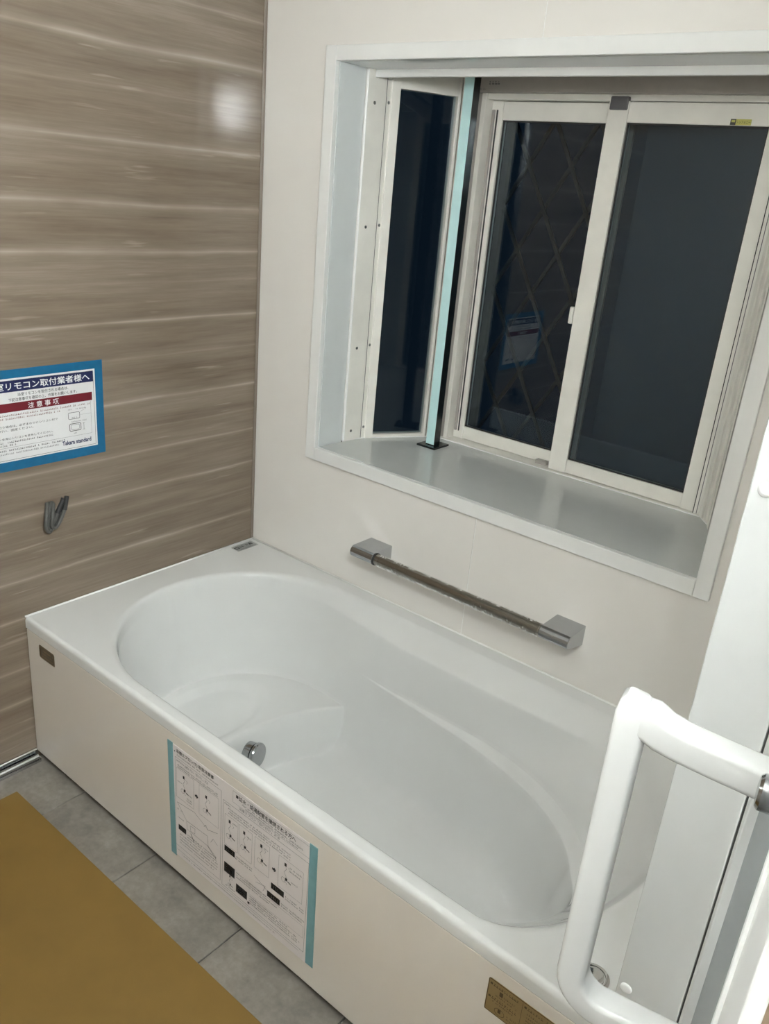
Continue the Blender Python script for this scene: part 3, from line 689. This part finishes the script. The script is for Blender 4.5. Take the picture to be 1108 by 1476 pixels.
rr(S, 'ink', 216, 246, 54, 72, 1.4); rr(S, 'ink_grey', 220, 242, 57, 69, .8); S.rows('ink_grey', 222, 264, 76, 3, 3.2); S.line('ink', (254, 54), (254, 70), .8); S.line('ink', (251, 54), (257, 54), .6); S.line('ink', (251, 70), (257, 70), .6); S.rows('ink_grey', 226, 234, 47, 3, 3)
S.text('navy#2', 'Takara standard', 194, 272, 21, 11, bold=.30)
S.done(no, {'navy': 'printed_band', 'crimson': 'printed_band', 'ink_white': 'printed_title', 'ink_grey': 'printed_lines'})

# ------------------------------------------------------------------ remote-control cable stub from the wood wall
ca = empty('cable_stub', (.0, -.655, .69)); tag(ca, 'short grey cable bent out of the wood wall below the notice', 'cable')
def spline(cp, n=10):
    out = []; c = [Vector(p) for p in cp]; c = [c[0]*2-c[1]]+c+[c[-1]*2-c[-2]]
    for i in range(1, len(c)-2):
        for k in range(n):
            t = k/n; a, b_, d, e = c[i-1:i+3]
            out.append(.5*((2*b_)+(d-a)*t+(2*a-5*b_+4*d-e)*t*t+(3*b_-a-3*d+e)*t**3))
    out.append(c[-2]); return out
for dy, dz, ex in ((0, 0, .0), (-.008, -.003, .006), (.007, .006, .008)):
    pts = spline([(-.012, -.672+dy*.4, .712), (.008, -.676+dy, .715), (.022+ex, -.690+dy, .695), (.024+ex, -.694+dy, .668), (.018+ex, -.682+dy, .655+dz), (.014+ex, -.668+dy, .672), (.014+ex, -.654+dy, .700), (.013+ex, -.644+dy*.7, .722+dz)])
    b = N(); sweep(b, pts, .0050, 10); build('cable', b, 'cable', ca, smooth=True, auto=.8)
    e = pts[-1]; d = (pts[-1]-pts[-3]).normalized()
    b = N(); sweep(b, [e-d*.030, e+d*.004], .0058, 10); build('cable_end', b, 'gasket', ca, smooth=True, auto=.8)

# ------------------------------------------------------------------ grab bar on the back wall
gb = empty('grab_bar', (.81, 0, .58)); tag(gb, 'chrome grab bar in clear wrap on the white wall above the tub', 'grab bar')
prof = [(-.0002, .598), (-.074, .598)]+[(-.072+.0165*math.cos(a), .5815+.0165*math.sin(a)) for a in [math.radians(q) for q in (100, 125, 150, 175, 200, 225, 250, 270)]]+[(-.058, .563), (-.0002, .546)]
for x0, x1 in ((.480, .556), (1.062, 1.138)):
    b = N(); prism_x(b, prof, x0, x1)
    es = [e for e in b.edges if abs(e.verts[0].co.x-e.verts[1].co.x) < 1e-6]
    bmesh.ops.bevel(b, geom=es, offset=.0012, segments=1, affect='EDGES'); build('bracket', b, 'satin', gb)
b = N(); sweep(b, [(.556+(1.062-.556)*k/20, -.070, .5805) for k in range(21)], .0155, 24); build('bar', b, 'barsteel', gb, smooth=True, auto=.8)
b = N(); sweep(b, [(.554, -.070, .5805), (.560, -.070, .5805)], .0172, 24); build('shadow_ring', b, 'gasket', gb, smooth=True, auto=.8)  # dark band standing in for the shadow ring at the bar's left end
# crinkled clear wrapping
b = N(); n_ = 160; rng = []
for i in range(n_+1):
    f = i/n_; x = .572+f*(1.058-.572); ring = []
    crk = 1.0 if (.10 < f < .2 or .62 < f) else .35
    for k in range(20):
        a = 2*math.pi*k/20; r = .0163+crk*.0016*(random.random()**3)+.0004*math.sin(f*60+a*3)
        ring.append(b.verts.new((x+random.uniform(-.0008, .0008), -.070+r*math.cos(a), .5805+r*math.sin(a)-.0012*crk*(math.sin(a) < -.3)*random.random())))
    rng.append(ring)
for A, B_ in zip(rng, rng[1:]):
    for k in range(20): b.faces.new((A[k], A[(k+1) % 20], B_[(k+1) % 20], B_[k]))
build('clear_wrap', b, 'film', gb)

# ------------------------------------------------------------------ protective sheet on the floor
b = N(); box(b, .092, 1.56, -1.58, -.8645, .0005, .0045, .0008, 1)
mt_ = build('protective_sheet', b, 'mat', at=(.8, -1.2, 0)); tag(mt_, 'large ochre protective foam sheet laid on the grey floor tiles', 'floor sheet')

# ------------------------------------------------------------------ door jamb, folding door leaf and handle
b = N(); box(b, LX, LX+.0695, DOOR_Y0-.004, DOOR_Y0+.003, .0, DOOR_H, .0015)
jb = build('trim_1', b, 'jamb'); tag(jb, 'glossy white door jamb panel with round screw caps', kind='structure')
for x, z in ((1.6205, .683), (1.6235, 1.292)):
    b = N(); disc(b, (x, DOOR_Y0-.004, z), (0, -1, 0), [(.0068, -.0005), (.0068, .0010), (.0055, .0024), (.003, .0030)], 24); build('screw_cap', b, 'door_white', jb, smooth=True)
b = N(); box(b, LX+.0700, LX+.085, DOOR_Y0-.002, DOOR_Y0+.20, .0, DOOR_H); tag(build('trim_2', b, 'gasket'), 'dark gasket strip beside the white door jamb', kind='structure')
door = empty('door_1', (1.735, -1.20, .0)); tag(door, 'folded bathroom door leaf with grey panel and white pull handle', kind='structure')
P0 = Vector((1.697, -1.024)); dd = Vector((.186, -.983)).normalized(); nn = Vector((-dd.y*-1, dd.x*-1)); nn = Vector((dd.y, -dd.x))   # towards the room
def dpt(s, n): v = P0+dd*s+nn*n; return v
def dslab(name, s0, s1, n0, n1, z0, z1, mat, bev=.001):
    b = N(); q = [dpt(s0, n0), dpt(s1, n0), dpt(s1, n1), dpt(s0, n1)]
    lo = [b.verts.new((p.x, p.y, z0)) for p in q]; hi = [b.verts.new((p.x, p.y, z1)) for p in q]
    fs = [b.faces.new(lo), b.faces.new(hi)]+[b.faces.new((lo[i], lo[(i+1) % 4], hi[(i+1) % 4], hi[i])) for i in range(4)]
    if bev: bmesh.ops.bevel(b, geom=list({e for f in fs for e in f.edges}), offset=bev, segments=2, profile=.5, affect='EDGES')
    return build(name, b, mat, door)
dslab('edge_gasket', -.006, -.0005, -.022, -.001, .012, 1.96, 'gasket', 0)
dslab('stile', 0, .030, -.026, 0, .012, 1.96, 'door_white')
dslab('door_panel', .030, .250, -.018, -.0075, .05, 1.92, 'door_pane', 0)
dslab('stile', .250, .335, -.008, 0, .012, 1.96, 'door_white'); dslab('stile_rib', .268, .274, -.001, .0022, .012, 1.96, 'door_white')
dslab('rail', .030, .250, -.026, 0, .012, .06, 'door_white'); dslab('rail', .030, .250, -.026, 0, 1.91, 1.96, 'door_white')
# lock body beside the upper handle foot
c = dpt(.125, 0)
b = N(); disc(b, (c.x, c.y, 1.172), (nn.x, nn.y, 0), [(.012, -.008), (.012, .002), (.010, .004), (.006, .0045)], 28); build('latch_knob', b, 'satin', door, smooth=True, auto=.5)
# pull handle: bar with a lower curved arm, upper arm meeting it below its top
HN = .091; zt_, zb_ = 1.166, .897; s_h = .092
def hp(n, z): v = dpt(s_h, n); return Vector((v.x, v.y, z))
def rring(a, b_, r, k_=4):
    out = []
    for cx, cy, a0 in ((1, 1, 0), (-1, 1, 90), (-1, -1, 180), (1, -1, 270)):
        for k in range(k_): q = math.radians(a0+k*90/(k_-1)); out.append((cx*(a-r)+r*math.cos(q), cy*(b_-r)+r*math.sin(q)))
    return out
rc = .030
path = [hp(HN-.001, 1.1905), hp(HN-.0005, 1.187), hp(HN, 1.178), hp(HN, 1.15), hp(HN, (zt_+zb_)/2), hp(HN, zb_+.06)]
for k in range(8): a = math.radians(90/7*k); path.append(hp(HN-rc+rc*math.cos(a), zb_+rc-rc*math.sin(a)))
path += [hp(.045, zb_), hp(.02, zb_), hp(0, zb_)]
rads = [.62, .86, 1.]+[1.]*20
b = N(); sweep(b, path, lambda i: rads[i], ring=rring(.0115, .0125, .0045), up0=Vector((nn.x, nn.y, 0)))
hd = build('pull_handle', b, 'handle_white', door, smooth=True, auto=.9)
path = [hp(-.001, zt_-.006), hp(.03, zt_-.003), hp(.055, zt_), hp(.068, zt_+.003), hp(.078, zt_+.008), hp(HN, zt_+.009)]
rads2 = [1., 1., 1., 1.03, 1.06, 1.0]
b = N(); sweep(b, path, lambda i: rads2[i], ring=rring(.0125, .0120, .005)); build('handle_arm', b, 'handle_white', hd, smooth=True, auto=.9)

# ------------------------------------------------------------------ lamps
LMP = (1.84, -1.45)
la = empty('pendant_lamp', (*LMP, 2.12)); tag(la, 'white pendant lamp with a glowing upright cylinder shade outside the bathroom doorway', 'lamp')
b = N(); disc(b, (*LMP, 2.1195), (0, 0, -1), [(.050, 0), (.050, .018), (.044, .024)], 32); build('ceiling_rose', b, 'door_white', la, smooth=True, auto=.5)
b = N(); disc(b, (*LMP, 2.10), (0, 0, -1), [(.008, 0), (.008, .190)], 16); build('stem', b, 'door_white', la, smooth=True, auto=.5)
b = N(); disc(b, (*LMP, 1.912), (0, 0, -1), [(.063, 0), (.066, .006), (.066, .022), (.060, .024)], 32); build('cap', b, 'door_white', la, smooth=True, auto=.5)
b = N(); disc(b, (*LMP, 1.888), (0, 0, -1), [(.056, 0), (.060, .004), (.060, .171), (.056, .175)], 40); build('diffuser', b, 'lamp', la, smooth=True, auto=.6)
b = N(); disc(b, (*LMP, 1.7135), (0, 0, -1), [(.061, 0), (.0625, .003), (.0625, .012), (.058, .014)], 32); build('bottom_cap', b, 'door_white', la, smooth=True, auto=.5)
